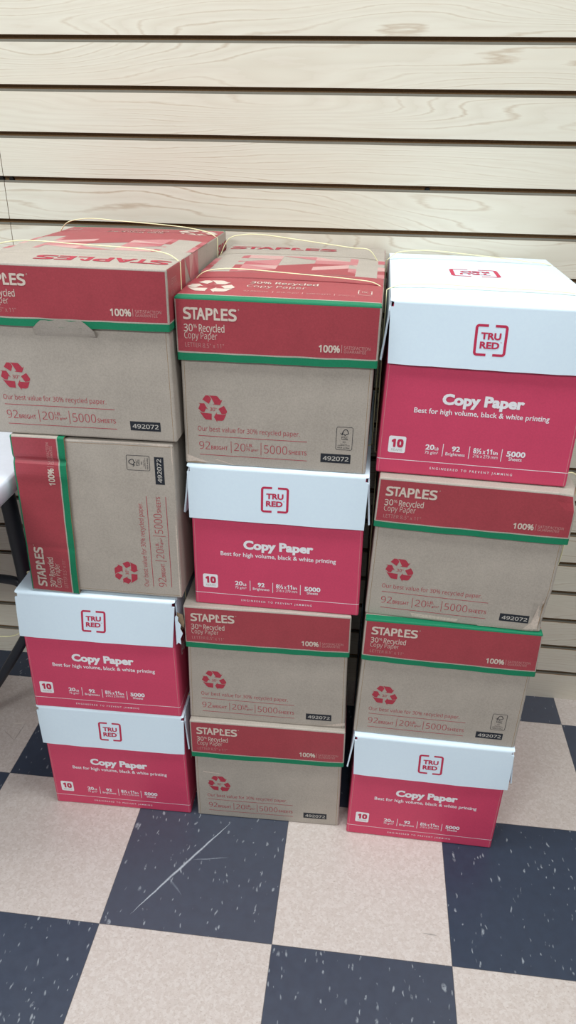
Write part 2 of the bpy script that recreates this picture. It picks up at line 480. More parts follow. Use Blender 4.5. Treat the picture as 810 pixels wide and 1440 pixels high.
def paper_lid_side():
    """v up from the lid top (negative), u from the kraft end 0..430"""
    P = Print()
    P.text('ink_thin', 'LETTER', 14, 44, -24, 8, -.006); P.text('ink_thin', '8.5" x 11"', 14, 46, -40, 8, -.006)
    P.add(triangles(99, 186, -74, -1, 5, 3, 2), lambda u, v: (u, v))
    P.add(wordmark('ink_red', 349, 438 - 13, -33, 16), lambda u, v: (u, v))
    return P

def bracket_logo(mat, sx=1.0, sy=1.0, cx=-2.0, cy=-50.5, tm=True):
    P = Print(); w = 3.6
    f = lambda u, v: (cx + u * sx, cy + v * sy)
    def corner(ax, ay, s, t):
        return [(ax + 3.2 * s * (1 - math.cos(q)), ay + 3.2 * t * (1 - math.sin(q))) for q in [math.radians(x) for x in (0, 22, 45, 68, 90)]]
    L = [(-4.6, 20.4)] + corner(-20.2, 20.4, 1, -1)[::-1] + corner(-20.2, -20.4, 1, 1) + [(-4.6, -20.4)]
    P2 = Print(True); P2.line(mat, L, w); P2.line(mat, [(-a, b) for a, b in L][::-1], w)
    P2.text(mat, 'TRU', -13.6, 13.6, 1.2, 9.6, .040); P2.text(mat, 'RED', -13.9, 12.6, -11.6, 9.6, .040)
    if tm: P2.text(mat, '\u2122', 13.0, 15.6, -3.6, 2.0, 0)
    P.add(P2, f)
    return P
def copy_body_front():
    P = Print(True); w = 'ink_white'
    P.text(w, 'Copy Paper', -55.2, 61.0, 115.6, 16.6, .050)
    P.text(w, 'Best for high volume, black & white printing', -94.0, 99.0, 100.6, 7.9, .014)
    P.poly(w, rounded(-126.0, 34.6, -100.2, 61.4, 3.0))
    P.text('ink_crimson', '10', -121.8, -103.6, 43.6, 13.3, .062, 1, False)
    P.text('ink_grey', 'REAMS', -121.0, -104.4, 37.6, 3.6, .0, 1)
    P.text(w, '20', -70.6, -57.4, 43.3, 8.6, .030); P.text(w, 'LB', -56.6, -51.0, 43.3, 4.6, .02)
    P.text(w, '75 g/m\u00b2', -70.6, -51.0, 36.6, 4.6, .006)
    P.rect(w, -45.2, 34.2, -44.2, 54.6)
    P.text(w, '92', -31.6, -19.6, 43.6, 8.2, .034)
    P.text(w, 'Brightness', -40.0, -11.6, 36.6, 5.0, .010)
    P.rect(w, -6.4, 33.8, -5.4, 53.8)
    P.text(w, '8\u00bd', -.4, 11.8, 43.4, 8.4, .030); P.text(w, 'x', 13.4, 17.6, 43.4, 8.0, .02)
    P.text(w, '11', 19.0, 27.0, 43.4, 8.6, .045, 0, False); P.text(w, 'in', 28.6, 35.4, 43.4, 6.2, .02)
    P.text(w, '216 x 279 mm', .2, 36.0, 36.8, 4.9, .006, 0, False)
    P.rect(w, 40.6, 33.6, 41.6, 53.6)
    P.text(w, '5000', 47.9, 75.0, 42.5, 8.7, .034)
    P.text(w, 'Sheets', 52.0, 71.0, 36.2, 5.4, .012)
    P.text(w, 'E N G I N E E R E D   T O   P R E V E N T   J A M M I N G', -60.2, 61.2, 11.6, 3.7, .008)
    return P

ART = dict(lid_front=paper_lid_front(), lid_top=paper_lid_top(0), lid_side=paper_lid_side(),
           body=paper_body_front(True), body_plain=paper_body_front(False),
           copy_body=copy_body_front(), logo=bracket_logo('ink_crimson'))
ART['logo_top'] = bracket_logo('ink_crimson', 1.75, 1.5, 0, 0, False)

# ------------------------------------------------------------------ cartons
LEN = .425
def lerp(a, b, t): return a + (b - a) * t
def bisect(bm, axis, vals):
    n = [0, 0, 0]; n[axis] = 1
    for v in vals:
        p = [0, 0, 0]; p[axis] = v
        bmesh.ops.bisect_plane(bm, geom=bm.verts[:] + bm.edges[:] + bm.faces[:], dist=1e-6, plane_co=p, plane_no=n)
def grid_vals(a, b, n): return [a + (b - a) * i / n for i in range(1, n)]
SMOOTH_EDGE = .003

class Form:
    """how one carton has slumped: corner x at lid top / lid bottom / base, plus bulge and ripples"""
    def __init__(self, H, HL, W, lt, lb, bb, lbz=(0, 0), seed=0, lift=0.0, bulge=.0015, ripple=.0009, crease=(), top=0.0, ltz=(0, 0), shear=0.0):
        self.H, self.HL, self.W = H, HL, W
        self.lt, self.lb, self.bb, self.lbz, self.ltz = lt, lb, bb, lbz, ltz
        self.seed, self.lift, self.bulge, self.ripple, self.crease, self.top = seed, lift, bulge, ripple, crease, top
        self.extra = []; self.cuts = []; self.shear = shear
    def ex(self, z, lid):
        zl = self.H - self.HL
        if lid: t = (z - zl) / self.HL; return [lerp(self.lb[i], self.lt[i], t) for i in (0, 1)]
        t = z / self.H
        mid = [lerp(self.lb[i], self.lt[i], .5) * .985 for i in (0, 1)]
        return [lerp(self.bb[i], mid[i], min(1, max(0, t))) for i in (0, 1)]
    def __call__(self, p, lid):
        x, y, z = p
        W = self.W; H = self.H
        e = self.ex(z, lid)
        u = (x / W + .5)
        X = lerp(e[0], e[1], u) if 0 <= u <= 1 else (e[0] + (x + W / 2) if u < 0 else e[1] + (x - W / 2))
        # rear end keeps nominal width
        back = max(0, min(1, y / LEN)); Xn = x
        X = lerp(X, lerp(X, Xn, .6), back)
        Z = z; Y = y
        fr = max(0.0, 1 - max(0, y) / .02)
        s = Vector((x * 7 + self.seed * 3.1, y * 5, z * 7 + self.seed))
        inner = max(0, 1 - abs(2 * u - 1) ** 4)
        if lid:
            t = (z - (H - self.HL)) / self.HL
            Z += lerp(lerp(self.lbz[0], self.lbz[1], u), 0, max(0, min(1, t)))
            Z += lerp(self.ltz[0], self.ltz[1], u) * max(0, min(1, t)) * (1 - back)
            Z += (1 - max(0, min(1, t))) * (noise.noise(s * 4) * .0011)
            Y -= fr * (1 - max(0, min(1, t))) * .002 * inner
            vy = max(0, min(1, y / LEN))
            if z > H - .006:
                Z += self.top * inner * (1 - (2 * vy - 1) ** 4)
                for yc in self.crease:
                    Z -= .0032 * math.exp(-((y - yc) / .0018) ** 2)
            Z += self.lift * vy
        else:
            t = z / H
            Y -= fr * self.bulge * inner * math.sin(math.pi * max(0, min(1, t)))
            sd = (1 - inner) * 0
        Y += fr * self.ripple * noise.noise(s)
        if not lid or y > .02:
            X += (1 - fr) * self.ripple * noise.noise(s * .8) * (1 if abs(2 * u - 1) > .95 else 0)
        q = Vector((X - self.shear * max(0, y), Y, Z))
        for fn in self.extra: q = fn(q, p, lid)
        return q

def thing(name, label, cat, loc, rot=0, group=None, matrix=None):
    o = bpy.data.objects.new(name, None); C.objects.link(o)
    o.empty_display_size = .05
    if matrix: o.matrix_world = matrix
    else:
        o.location = loc; o.rotation_euler = (0, 0, rot)
    o['label'] = label; o['category'] = cat
    if group: o['group'] = group
    return o
MATS = [M[k] for k in MI]
def mi(n): return MI.index(n)
def finish(bm, form, lid):
    for v in bm.verts: v.co = form(v.co.copy(), lid)

def strap_ring(root, y, W, H, arch, out=.0012, xr=None, lift=0.0, tail=None, bow=None, shift=0.0):
    """one plastic band round the girth; arch = height profile over the top, bow = slack on the right side"""
    x0, x1 = -W / 2 - out, (W / 2 + out if xr is None else xr)
    n = len(arch); zt = H + lift
    over = [Vector((x0, y, zt - .003))] + [Vector((lerp(x0 + .003, x1 - .003, (i + .5) / n), y, zt + .0012 + a)) for i, a in enumerate(arch)] + [Vector((x1, y, zt - .003))]
    top = catmull(over, 8)
    right = [Vector((x1, y, lerp(zt - .003, .004, i / 10))) for i in range(1, 10)]
    if bow: right = catmull([top[-1]] + [Vector((x1 + dx, y, z)) for dx, z in bow] + [Vector((x1, y, .02))], 6)[1:]
    left = [Vector((x0, y, lerp(.004, zt - .003, i / 10))) for i in range(1, 10)]
    base = [Vector((x1, y, .004)), Vector((x1 - .003, y, .0011)), Vector((0, y, .0011)), Vector((x0 + .003, y, .0011)), Vector((x0, y, .004))]
    bm = bmesh.new()
    sweep(bm, top + right + base + left, .0019, thick=.0008, closed=True)
    if tail: sweep(bm, catmull([Vector((x0 - dx, y, z)) for dx, z in tail], 8), .0019, thick=.0008)
    for v in bm.verts: v.co.x += shift
    return link('strap', bm, [M['strap']], root)

def paper_carton(root, form, green_front, fsc, marks=None, tongue=False, top_art=False):
    H, HL, W = form.H, form.HL, form.W
    # body
    bm = bmesh.new()
    add_box(bm, (-W / 2 + .002, 0, 0), (W / 2 - .002, LEN - .006, H - .006), mi('kraft'), SMOOTH_EDGE, 2)
    bisect(bm, 0, grid_vals(-W / 2, W / 2, 22)); bisect(bm, 2, grid_vals(0, H, 18)); bisect(bm, 1, [.02] + grid_vals(0, LEN, 8))
    for s in (-1, 1):                                    # seam where the side panel laps the front
        bisect(bm, 0, [s * (W / 2 - .0068), s * (W / 2 - .0076)])
    for f in bm.faces:
        c = f.calc_center_median()
        if W / 2 - .0076 < abs(c.x) < W / 2 - .0068 and c.y < .001: f.material_index = mi('kraft_raw')
    (ART['body'] if fsc else ART['body_plain']).stamp(bm, lambda u, v, e: Vector((u, -e, v)))
    if marks:
        P = Print()
        for m, pts in marks: P.poly(m, pts)
        P.stamp(bm, lambda u, v, e: Vector((u, -e, v)))
    if tongue:                                           # buckled strip of the body pushed out over the lid's edge
        a, b = tongue
        n = 14; rows = 5
        g = []
        for j in range(rows + 1):
            row = []
            for i in range(n + 1):
                t = i / n; x = lerp(a, b, t)
                hh = .0125 * min(1, t * 6, (1 - t) * 5) + .0012 * math.sin(t * 17)
                z = H - HL - .012 + (.012 + hh) * j / rows
                yy = -.0004 - .0082 * (j / rows) ** .7
                row.append(bm.verts.new((x, yy, z)))
            g.append(row)
        for j in range(rows):
            for i in range(n):
                q = bm.faces.new((g[j][i], g[j][i + 1], g[j + 1][i + 1], g[j + 1][i])); q.material_index = mi('kraft')
    finish(bm, form, False)
    link('carton_body', bm, MATS, root)
    # lid
    bm = bmesh.new()
    add_box(bm, (-W / 2, -.005, H - HL), (W / 2, LEN, H), mi('kraft'), 0)
    bmesh.ops.delete(bm, geom=[f for f in bm.faces if f.normal.z < -.5 or f.calc_center_median().z < H - HL + 1e-5], context='FACES')
    up = [e for e in bm.edges if not (abs(e.verts[0].co.z - (H - HL)) < 1e-6 and abs(e.verts[1].co.z - (H - HL)) < 1e-6)]
    bmesh.ops.bevel(bm, geom=up, offset=.0025, segments=2, profile=.5, affect='EDGES')
    bisect(bm, 0, grid_vals(-W / 2, W / 2, 20) + [-W / 2 + .0026, W / 2 - .0026])
    if form.cuts: bisect(bm, 0, form.cuts)
    bisect(bm, 2, [H - .0767, H - .0747] + grid_vals(H - HL, H, 6) + [H - .0034])
    ycut = [.02, .0095, .0125, LEN - .0095, LEN - .0125, .165, LEN - .165, .098, LEN - .098, .31, LEN - .31] + grid_vals(0, LEN, 10)
    for yc in form.crease: ycut += [yc + d for d in (-.005, -.0025, -.0011, 0, .0011, .0025, .005)]
    bisect(bm, 1, ycut)
    fl = (lambda y: y) if green_front else (lambda y: LEN - y)
    bm.normal_update()
    for f in bm.faces:
        c = f.calc_center_median(); n = f.normal; s = fl(c.y)
        if n.z > .6:
            m = 'green' if s < .0095 else 'kraft' if s < .0125 else 'red' if s < .165 else 'kraft'
        else:
            zz = c.z - H
            if zz < -.0767: m = 'green'
            elif zz < -.0747: m = 'kraft'
            elif abs(n.y) > .6 or c.y < 0 or c.y > LEN - .002:
                m = 'red'
                front_kraft = (not green_front) if c.y < LEN / 2 else green_front
                if abs(c.x) > W / 2 - .0026: m = 'kraft'
                if zz > -.0034: m = 'kraft' if front_kraft else 'green'
            else:
                m = 'red' if s > LEN - .098 else 'kraft'
        f.material_index = mi(m)
    A = ART['lid_front']
    A.stamp(bm, lambda u, v, e: Vector((u, -.005 - e, H + v)))
    A.stamp(bm, lambda u, v, e: Vector((-u, LEN + e, H + v)))
    if top_art:
        if green_front: ART['lid_top'].stamp(bm, lambda u, v, e: Vector((u, v, H + e)))
        else: ART['lid_top'].stamp(bm, lambda u, v, e: Vector((-u, LEN - v, H + e)))
        if not green_front:
            ART['lid_side'].stamp(bm, lambda u, v, e: Vector((W / 2 + e, u, H + v)))
    # thickness: inner skin facing the body
    outer = [f for f in bm.faces if len(f.verts) >= 3]
    if form.extra or True:
        rim = [e for e in bm.edges if e.is_boundary and abs(e.verts[0].co.z - (H - HL)) < 1e-5 and abs(e.verts[1].co.z - (H - HL)) < 1e-5]
        r = bmesh.ops.extrude_edge_only(bm, edges=rim)
        nv = [v for v in r['geom'] if isinstance(v, bmesh.types.BMVert)]
        for v in nv:
            v.co.x -= math.copysign(.0015, v.co.x) if abs(abs(v.co.x) - W / 2) < .003 else 0
            v.co.y += .0040 if v.co.y < .0 else (-.004 if v.co.y > LEN - .003 else 0)
        for f in r['geom']:
            if isinstance(f, bmesh.types.BMFace): f.material_index = mi('kraft_raw')
        rim2 = [e for e in r['geom'] if isinstance(e, bmesh.types.BMEdge) and e.is_boundary]
        rim2 = [e for e in bm.edges if e.is_boundary and e.verts[0] in nv and e.verts[1] in nv]
        r2 = bmesh.ops.extrude_edge_only(bm, edges=rim2)
        for v in r2['geom']:
            if isinstance(v, bmesh.types.BMVert): v.co.z += HL * .75
        for f in r2['geom']:
            if isinstance(f, bmesh.types.BMFace): f.material_index = mi('kraft')
    finish(bm, form, True)
    link('lid', bm, MATS, root)

def strip(bm, rows, mat):
    """rows of points -> quads"""
    g = [[bm.verts.new(p) for p in r] for r in rows]
    for j in range(len(g) - 1):
        for i in range(len(g[0]) - 1):
            f = bm.faces.new((g[j][i], g[j][i + 1], g[j + 1][i + 1], g[j + 1][i])); f.material_index = mi(mat)

def white_lid_carton(root, form, flare=(.010, .006), torn=False, top_art=False):
    H, HL, W = form.H, form.HL, form.W
    # body
    bm = bmesh.new()
    add_box(bm, (-W / 2 + .001, 0, 0), (W / 2 - .001, LEN - .008, H - .009), mi('crimson'), SMOOTH_EDGE, 2)
    bisect(bm, 0, grid_vals(-W / 2, W / 2, 20)); bisect(bm, 2, grid_vals(0, H, 16) + [.0229, .0238]); bisect(bm, 1, [.02] + grid_vals(0, LEN, 8))
    for s in (-1, 1): bisect(bm, 0, [s * (W / 2 - .0048), s * (W / 2 - .0053)])
    for f in bm.faces:
        c = f.calc_center_median()
        if .0229 < c.z < .0238: f.material_index = mi('ink_white')
        elif W / 2 - .0053 < abs(c.x) < W / 2 - .0048 and c.y < .001: f.material_index = mi('ink_thin')
    ART['copy_body'].stamp(bm, lambda u, v, e: Vector((u, -e, v)))
    for s in (-1, 1):
        ART['logo'].stamp(bm, (lambda u, v, e: Vector((W / 2 - .001 + e, .05 + u * .6, .13 + (v + .05) * .6))) if s > 0 else
                          (lambda u, v, e: Vector((-W / 2 + .001 - e, .05 - u * .6, .13 + (v + .05) * .6))))
    for f in bm.faces:
        if f.material_index == mi('ink_crimson') and abs(f.calc_center_median().x) > W / 2 - .002: f.material_index = mi('ink_white')
    finish(bm, form, False)
    link('carton_body', bm, MATS, root)
    # lid: a sheet folded down front and back, with loose side flaps and open corners
    bm = bmesh.new()
    T = .0032; r = .0055; g = .0016
    def skin(rows_fn, us):
        rows = []
        for u in us: rows.append([Vector(p) for p in rows_fn(u)])
        strip(bm, rows, 'white')
    wx = W / 2 - .0005
    yf, yb = -.0055, LEN
    cutz = .0075                                         # little open notch at each top corner
    def profile(off):
        R = r - off if off < r else .0005
        pr = []
        for i in range(7): pr.append((yf + off, H - HL + (HL - .0135) * i / 6))
        for z in (.0118, .0112, .0085, r): pr.append((yf + off, H - z))
        for i in range(1, 7):
            a = math.radians(15 * i); pr.append((yf + r - R * math.cos(a), H - r + R * math.sin(a)))
        ys = sorted(set([yf + r + (yb - yf - 2 * r) * i / 14 for i in range(1, 14)] + [yc + d for yc in form.crease for d in (-.005, -.0025, -.0011, 0, .0011, .0025, .005)]))
        for y in ys: pr.append((y, H - off))
        for i in range(0, 7):
            a = math.radians(15 * i); pr.append((yb - r + R * math.sin(a), H - r + R * math.cos(a)))
        for i in range(6, -1, -1): pr.append((yb - off, H - HL + (HL - r) * i / 7))
        return pr
    po, pi = profile(0), profile(T)
    xs = [-wx + 2 * wx * i / 18 for i in range(19)]
    hole = [(.0048 if .0030 < H - z < .0114 and y < 0 else 0.0) for y, z in po]     # punched corner openings
    def rowx(i): return [xs[0] + hole[i]] + xs[1:-1] + [xs[-1] - hole[i]]
    strip(bm, [[Vector((x, y, z)) for x in rowx(i)] for i, (y, z) in enumerate(po)], 'white')
    strip(bm, [[Vector((x, y, z)) for x in rowx(i)[::-1]] for i, (y, z) in enumerate(pi)], 'white')
    for k, fl in ((0, 0), (-1, 1)):
        strip(bm, [[Vector((rowx(i)[k], *po[i])), Vector((rowx(i)[k], *pi[i]))] if fl else [Vector((rowx(i)[k], *pi[i])), Vector((rowx(i)[k], *po[i]))] for i in range(len(po))], 'white')
    for i in (0, len(po) - 1):
        a = [Vector((x, *po[i])) for x in xs]; b = [Vector((x, *pi[i])) for x in xs]
        strip(bm, [b, a] if i == 0 else [a, b], 'white')
    ART['logo'].stamp(bm, lambda u, v, e: Vector((u, yf - e, H + v)))
    ART['logo'].stamp(bm, lambda u, v, e: Vector((-u, yb + e, H + v)))
    if top_art:
        ART['logo_top'].stamp(bm, lambda u, v, e: Vector((-u - .007, .215 - v, H + e)))
    lidform = form
    for v in bm.verts: v.co = lidform(v.co.copy(), True)
    # side flaps
    for k, s in ((0, -1), (1, 1)):
        fa = flare[k]
        ya, yb2 = .0035, LEN - .006
        hs = HL - .006
        edge = lambda y: lidform(Vector((s * (W / 2 - .001), y, H - .0005)), True)
        rnd = random.Random(form.seed * 7 + k)
        ny = 24; nz = 10
        def pt(y, t, off):
            e = edge(max(.0, y))
            top = e + Vector((0, 0, -.0005 - off * .5))
            d = hs * t
            drop = min(d, 99)
            xo = .0010 + fa * (t ** 1.15) * (.25 + .75 * math.exp(-max(0, y) / .05)) - off
            notch = 0
            return Vector((top.x + s * xo, y, top.z - d))   # top already carries the shear
        def zlim(y):
            if torn and s > 0 and y < .030:
                return .36 + .15 * rnd.random() if y < .012 else .72 + .1 * rnd.random()
            return 1.0
        ys = [ya + (yb2 - ya) * (i / ny) ** 1.6 for i in range(ny + 1)]
        lims = [zlim(y) for y in ys]
        O = [[pt(y + (.0065 * (1 - min(1, y / .02)) if t * hs < .0125 and y < .02 else 0), t * L, 0) for t in [j / nz for j in range(nz + 1)]] for y, L in zip(ys, lims)]
        I = [[pt(y + (.0065 * (1 - min(1, y / .02)) if t * hs < .0125 and y < .02 else 0), t * L, T * .8) for t in [j / nz for j in range(nz + 1)]] for y, L in zip(ys, lims)]
        strip(bm, O if s < 0 else O[::-1], 'white')
        strip(bm, I[::-1] if s < 0 else I, 'kraft_raw' if torn and s > 0 else 'white')
        strip(bm, [O[0], I[0]] if s > 0 else [I[0], O[0]], 'white'); strip(bm, [I[-1], O[-1]] if s > 0 else [O[-1], I[-1]], 'white')
        bo = [q[-1] for q in O]; bi = [q[-1] for q in I]
        strip(bm, [bi, bo] if s > 0 else [bo, bi], 'kraft_raw' if torn and s > 0 else 'white')
        if torn and s > 0:                               # torn tab still hanging beside the front flap
            b0 = pt(.004, 0, 0)
            jag = [(0, -.030), (.004, -.034), (.003, -.042), (.009, -.050), (.007, -.058), (.012, -.068), (.006, -.080), (.007, -.092), (.001, -.088), (-.0035, -.093), (-.0035, -.034)]
            for o_, m_ in ((0, 'white'), (.0018, 'kraft_raw')):
                vs = [bm.verts.new((b0.x + a * .8, -.002 + o_, H + z)) for a, z in jag]
                f = bm.faces.new(vs); f.material_index = mi(m_)
            jag2 = [(0, -.026), (.010, -.030), (.0125, -.045), (.011, -.058), (.004, -.050), (.001, -.040)]
            f = bm.faces.new([bm.verts.new((b0.x + a, .0015, H + z)) for a, z in jag2]); f.material_index = mi('kraft_raw')
    for v in bm.verts:
        pass
    o = link('lid', bm, MATS, root)
    return o

KG = 'kraft copy paper cartons with red lids'
WG = 'crimson copy paper cartons with white lids'
HS, HT, HLS, HLT = .2550, .2627, .0872, .0931
WS, WT = .2922, .2840
mm = lambda *a: tuple(x / 1000 for x in a)
def place(x, y, z, yaw): return (x, y, z)

# middle stack, from the floor up
r = thing('paper_carton', 'kraft carton with red lid at the bottom of the middle stack, on the floor', 'box', (.2615, .2535, 0), .0232, KG)
paper_carton(r, Form(HS, HLS, WS, mm(-147, 145.3), mm(-146.5, 146.3), mm(-143.2, 145.7), mm(-2, 0), 1), False, False,
             marks=[('kraft_pale', [(-128, 124), (-92, 121), (-96, 119.5), (-128, 121)])])
r = thing('paper_carton', 'kraft carton with red lid in the middle stack, directly under the crimson carton', 'box', (.2592, .2588, HS), .0153, KG)
paper_carton(r, Form(HS, HLS, WS, mm(-145.4, 144.7), mm(-144.7, 145.4), mm(-147.2, 147.3), mm(0, 1.5), 2), False, False,
             marks=[('kraft_pale', [(92, 4), (112, 6.5), (136, 13), (144, 14), (144, 8), (128, 5)])])
r = thing('paper_carton', 'crimson carton with white lid in the middle stack, between kraft cartons', 'box', (.2739, .2621, 2 * HS), -.0088, WG)
white_lid_carton(r, Form(HT, HLT, WT, mm(-142.6, 143.2), mm(-142.3, 140.5), mm(-140.9, 142.1), mm(.4, -1.2), 3), (.011, .006))
zE = 2 * HS + HT
r = thing('paper_carton', 'kraft carton with green-edged red lid on top of the middle stack', 'box', (.2711, .2627, zE), -.0130, KG)
fE = Form(HS, HLS, WS, mm(-145.8, 146.2), mm(-145, 145.4), mm(-144.1, 141), mm(-1.2, 0), 4, shear=.002, lift=.016, crease=(.118, .312), top=.003, ltz=(.0022, .0006))
paper_carton(r, fE, True, True, top_art=True,
             marks=[('kraft_pale', [(-141, 16), (-128, 11), (-104, 4), (-141, 3.5)]), ('kraft_pale', [(-92, 10), (-62, 2), (-66, 1.5), (-96, 9)]), ('kraft_raw', [(-141, 5.5), (-120, 4.2), (-110, 2.6), (-141, 2)])])
strap_ring(r, .118, WS - .0025, HS, [.010, .0155, .016, .015, .0135, .012, .0105, .009, .007, .004], lift=.0045)
strap_ring(r, .312, WS - .0025, HS, [.026, .034, .035, .033, .030, .027, .024, .021, .018, .0155], lift=.0125, xr=.134)

# right stack
r = thing('paper_carton', 'crimson carton with white lid at the bottom of the right stack, on the floor', 'box', (.5659, .2435, 0), -.0076, WG)
white_lid_carton(r, Form(HT, HLT, WT, mm(-142.6, 144.1), mm(-139.6, 144.6), mm(-145.8, 138), mm(-3.4, -3.9), 5), (.011, .008))
r = thing('paper_carton', 'kraft carton with green-edged red lid in the right stack, on the bottom white lid', 'box', (.5691, .2464, HT), -.0136, KG)
paper_carton(r, Form(HS, HLS, WS, mm(-142, 146.4), mm(-144.3, 147.5), mm(-150.4, 141.7), mm(3, -.7), 6), True, True)
r = thing('paper_carton', 'kraft carton with dented red lid corner, under the top carton of the right stack', 'box', (.5747, .2507, HT + HS), -.0618, KG)
fJ = Form(HS, HLS, WS, mm(-142.9, 149.3), mm(-146.5, 148.2), mm(-151.3, 141.1), mm(1.8, 2.2), 7, shear=.045)
def dent(q, p, lid):
    if lid:
        d = max(0, 1 - ((q.x - .150) ** 2 + (q.y + .005) ** 2 + (q.z - HS) ** 2) ** .5 / .030)
        q = q + Vector((-.006, .005, -.004)) * d
    else:
        d = max(0, 1 - ((q.x - .140) ** 2 + q.y ** 2 + (q.z * .45 - .01) ** 2) ** .5 / .028)
        q = q + Vector((-.004, .004 * (1 + noise.noise(Vector((q.x * 90, 1, q.z * 90)))), 0)) * d
    return q
fJ.extra.append(dent)
paper_carton(r, fJ, False, False, marks=[('kraft_pale', [(112, 4), (124, 18), (130, 50), (137, 66), (138, 40), (137, 6)]), ('kraft_raw', [(137.4, 8), (138.6, 60), (136.2, 52), (137.2, 40), (134.5, 30), (136.6, 22), (135, 10)]),
             ('kraft_pale', [(40, 3), (112, 7), (130, 5), (130, 2), (40, 1.6)]), ('kraft_pale', [(-70, 12), (8, 10), (6, 4), (-66, 5)])])
strap_ring(r, .080, WS + .002, HS, [-.0010] * 10, bow=[(.010, .2520), (.017, .240), (.0185, .19), (.017, .10), (.008, .05)], shift=-.045 * .08)
zI = HT + 2 * HS
r = thing('paper_carton', 'crimson carton with white lid on top of the right stack', 'box', (.5687, .2638, zI + .001), -.0606, WG)
white_lid_carton(r, Form(HT, HLT, WT, mm(-140.8, 143), mm(-138.3, 143), mm(-144.5, 139.6), mm(2.6, 1.5), 8, crease=(.070, .346), top=.003, shear=.056), (.0095, .008), top_art=True)
strap_ring(r, .074, WT + .005, HT, [.003, .006, .007, .0065, .006, .0055, .005, .005, .004, .002], shift=-.058 * .074)
strap_ring(r, .346, WT + .005, HT, [.010, .015, .016, .015, .013, .011, .009, .007, .004, .002], shift=-.058 * .346)

# left stack
r = thing('paper_carton', 'crimson carton with white lid at the bottom of the left stack, on the floor', 'box', (-.0372, .2474, 0), .0165, WG)
white_lid_carton(r, Form(HT, HLT, WT, mm(-144.1, 141.7), mm(-142.6, 139), mm(-138.4, 144), mm(-1.4, -2), 9), (.003, .006))
r = thing('paper_carton', 'crimson carton with white lid torn at its right corner, in the left stack', 'box', (-.0384, .2414, HT), .0193, WG)
white_lid_carton(r, Form(HT, HLT, WT, mm(-140.3, 142.5), mm(-144.7, 133.5), mm(-142.5, 140), mm(-2.6, -4.4), 10), (.002, .003), torn=True)
strap_ring(r, .062, WT + .003, HT, [-.0008] * 10, tail=[(-.001, .172), (.012, .146), (.037, .120), (.056, .111), (.078, .109), (.105, .108), (.132, .085), (.150, .045), (.160, .004)])
# the carton lying on its side
zB = .5254 + .1459; xB = .1165
mtx = Matrix.Translation((xB, .242, zB)) @ Matrix.Rotation(math.radians(-90), 4, 'Y')
r = thing('paper_carton', 'kraft carton lying on its side, creased red lid facing left', 'box', (0, 0, 0), 0, KG, matrix=mtx)
fB = Form(HS + .002, HLS, .2872, mm(-142.2, 143.0), mm(-145, 143.5), mm(-142, 142.6), mm(9.5, 0), 11, ltz=(.006, .001))
def crease_b(q, p, lid):
    if lid:
        d = math.exp(-((q.x - .103) / .004) ** 2) * .0032 - math.exp(-((q.x - .078) / .012) ** 2) * .0016 + math.exp(-((q.x + .055) / .006) ** 2) * .0006
        if q.y < .06: q = q + Vector((0, d, 0))
    return q
fB.extra.append(crease_b)
fB.cuts = [.064, .069, .074, .0785, .083, .088, .093, .097, .1, .1015, .103, .1045, .106, .109, .113, .118, -.049, -.052, -.055, -.058, -.061]
paper_carton(r, fB, True, True, marks=[('kraft_pale', [(141, 3), (141, 150), (138.5, 120), (139.5, 60), (137, 10)]), ('kraft_pale', [(-138, 4), (138, 4), (138, 2), (-138, 2)])])
zA = .8152
r = thing('paper_carton', 'kraft carton with red lid and yellow bands on top of the left stack', 'box', (-.0214, .2420, zA), 0.0, KG)
fA = Form(HS, HLS, WS - .002, mm(-146.1, 145), mm(-146, 144.8), mm(-144, 146.9), mm(2.2, 1.4), 12, crease=(.078, .343), top=.004, ltz=(.001, -.001))
paper_carton(r, fA, False, False, tongue=(-.055, .036), top_art=True)
strap_ring(r, .071, WS - .0045, HS, [.012, .018, .019, .018, .0165, .0155, .0145, .0135, .0115, .0065])
strap_ring(r, .343, WS - .0045, HS, [.014, .021, .022, .020, .0185, .017, .0155, .0135, .0105, .005])

# ------------------------------------------------------------------ folding table at the left
TG = thing('folding_table', 'white plastic table with black tube legs at the left, beside the stacks', 'table', (-.80, .345, 0))
bm = bmesh.new()
x0, x1, y0, y1, zt = -.62, .644, -.33, .335, .737
rr = .028
outline = rounded(x0, y0, x1, y1, .035, 5)
prof = [(-.004, 0), (0, -.004), (0, -.016), (-.003, -.030), (-.010, -.040), (-.020, -.043)]
rings = []
cx, cy = (x0 + x1) / 2, (y0 + y1) / 2
def inset(p, d):
    q = Vector((p[0], p[1]));
    sx = (q.x - cx) / ((x1 - x0) / 2); sy = (q.y - cy) / ((y1 - y0) / 2)
    return Vector((q.x + d * max(-1, min(1, sx * 1.0)), q.y + d * max(-1, min(1, sy * 1.0))))
for d, dz in prof:
    rings.append([bm.verts.new((*inset(p, d), zt + dz)) for p in outline])
bm.faces.new(rings[0])
for A, B in zip(rings, rings[1:]):
    n = len(A)
    for i in range(n):
        f = bm.faces.new((A[i], B[i], B[(i + 1) % n], A[(i + 1) % n])); f.smooth = True
bm.faces.new(rings[-1][::-1])
link('table_top', bm, [M['plastic']], TG)
def tube(name, pts, rad, parent, mat='black_metal', n=6):
    b = bmesh.new()
    P = [Vector(p) for p in pts]
    t = (P[-1] - P[0]).normalized()
    side = Vector((0, 0, 1)).cross(t)
    side = side.normalized() if side.length > .1 else Vector((0, 1, 0))
    sweep(b, catmull(P, n) if len(P) > 2 else P, rad, side, rad, seg=14)
    return link(name, b, [M[mat]], parent)
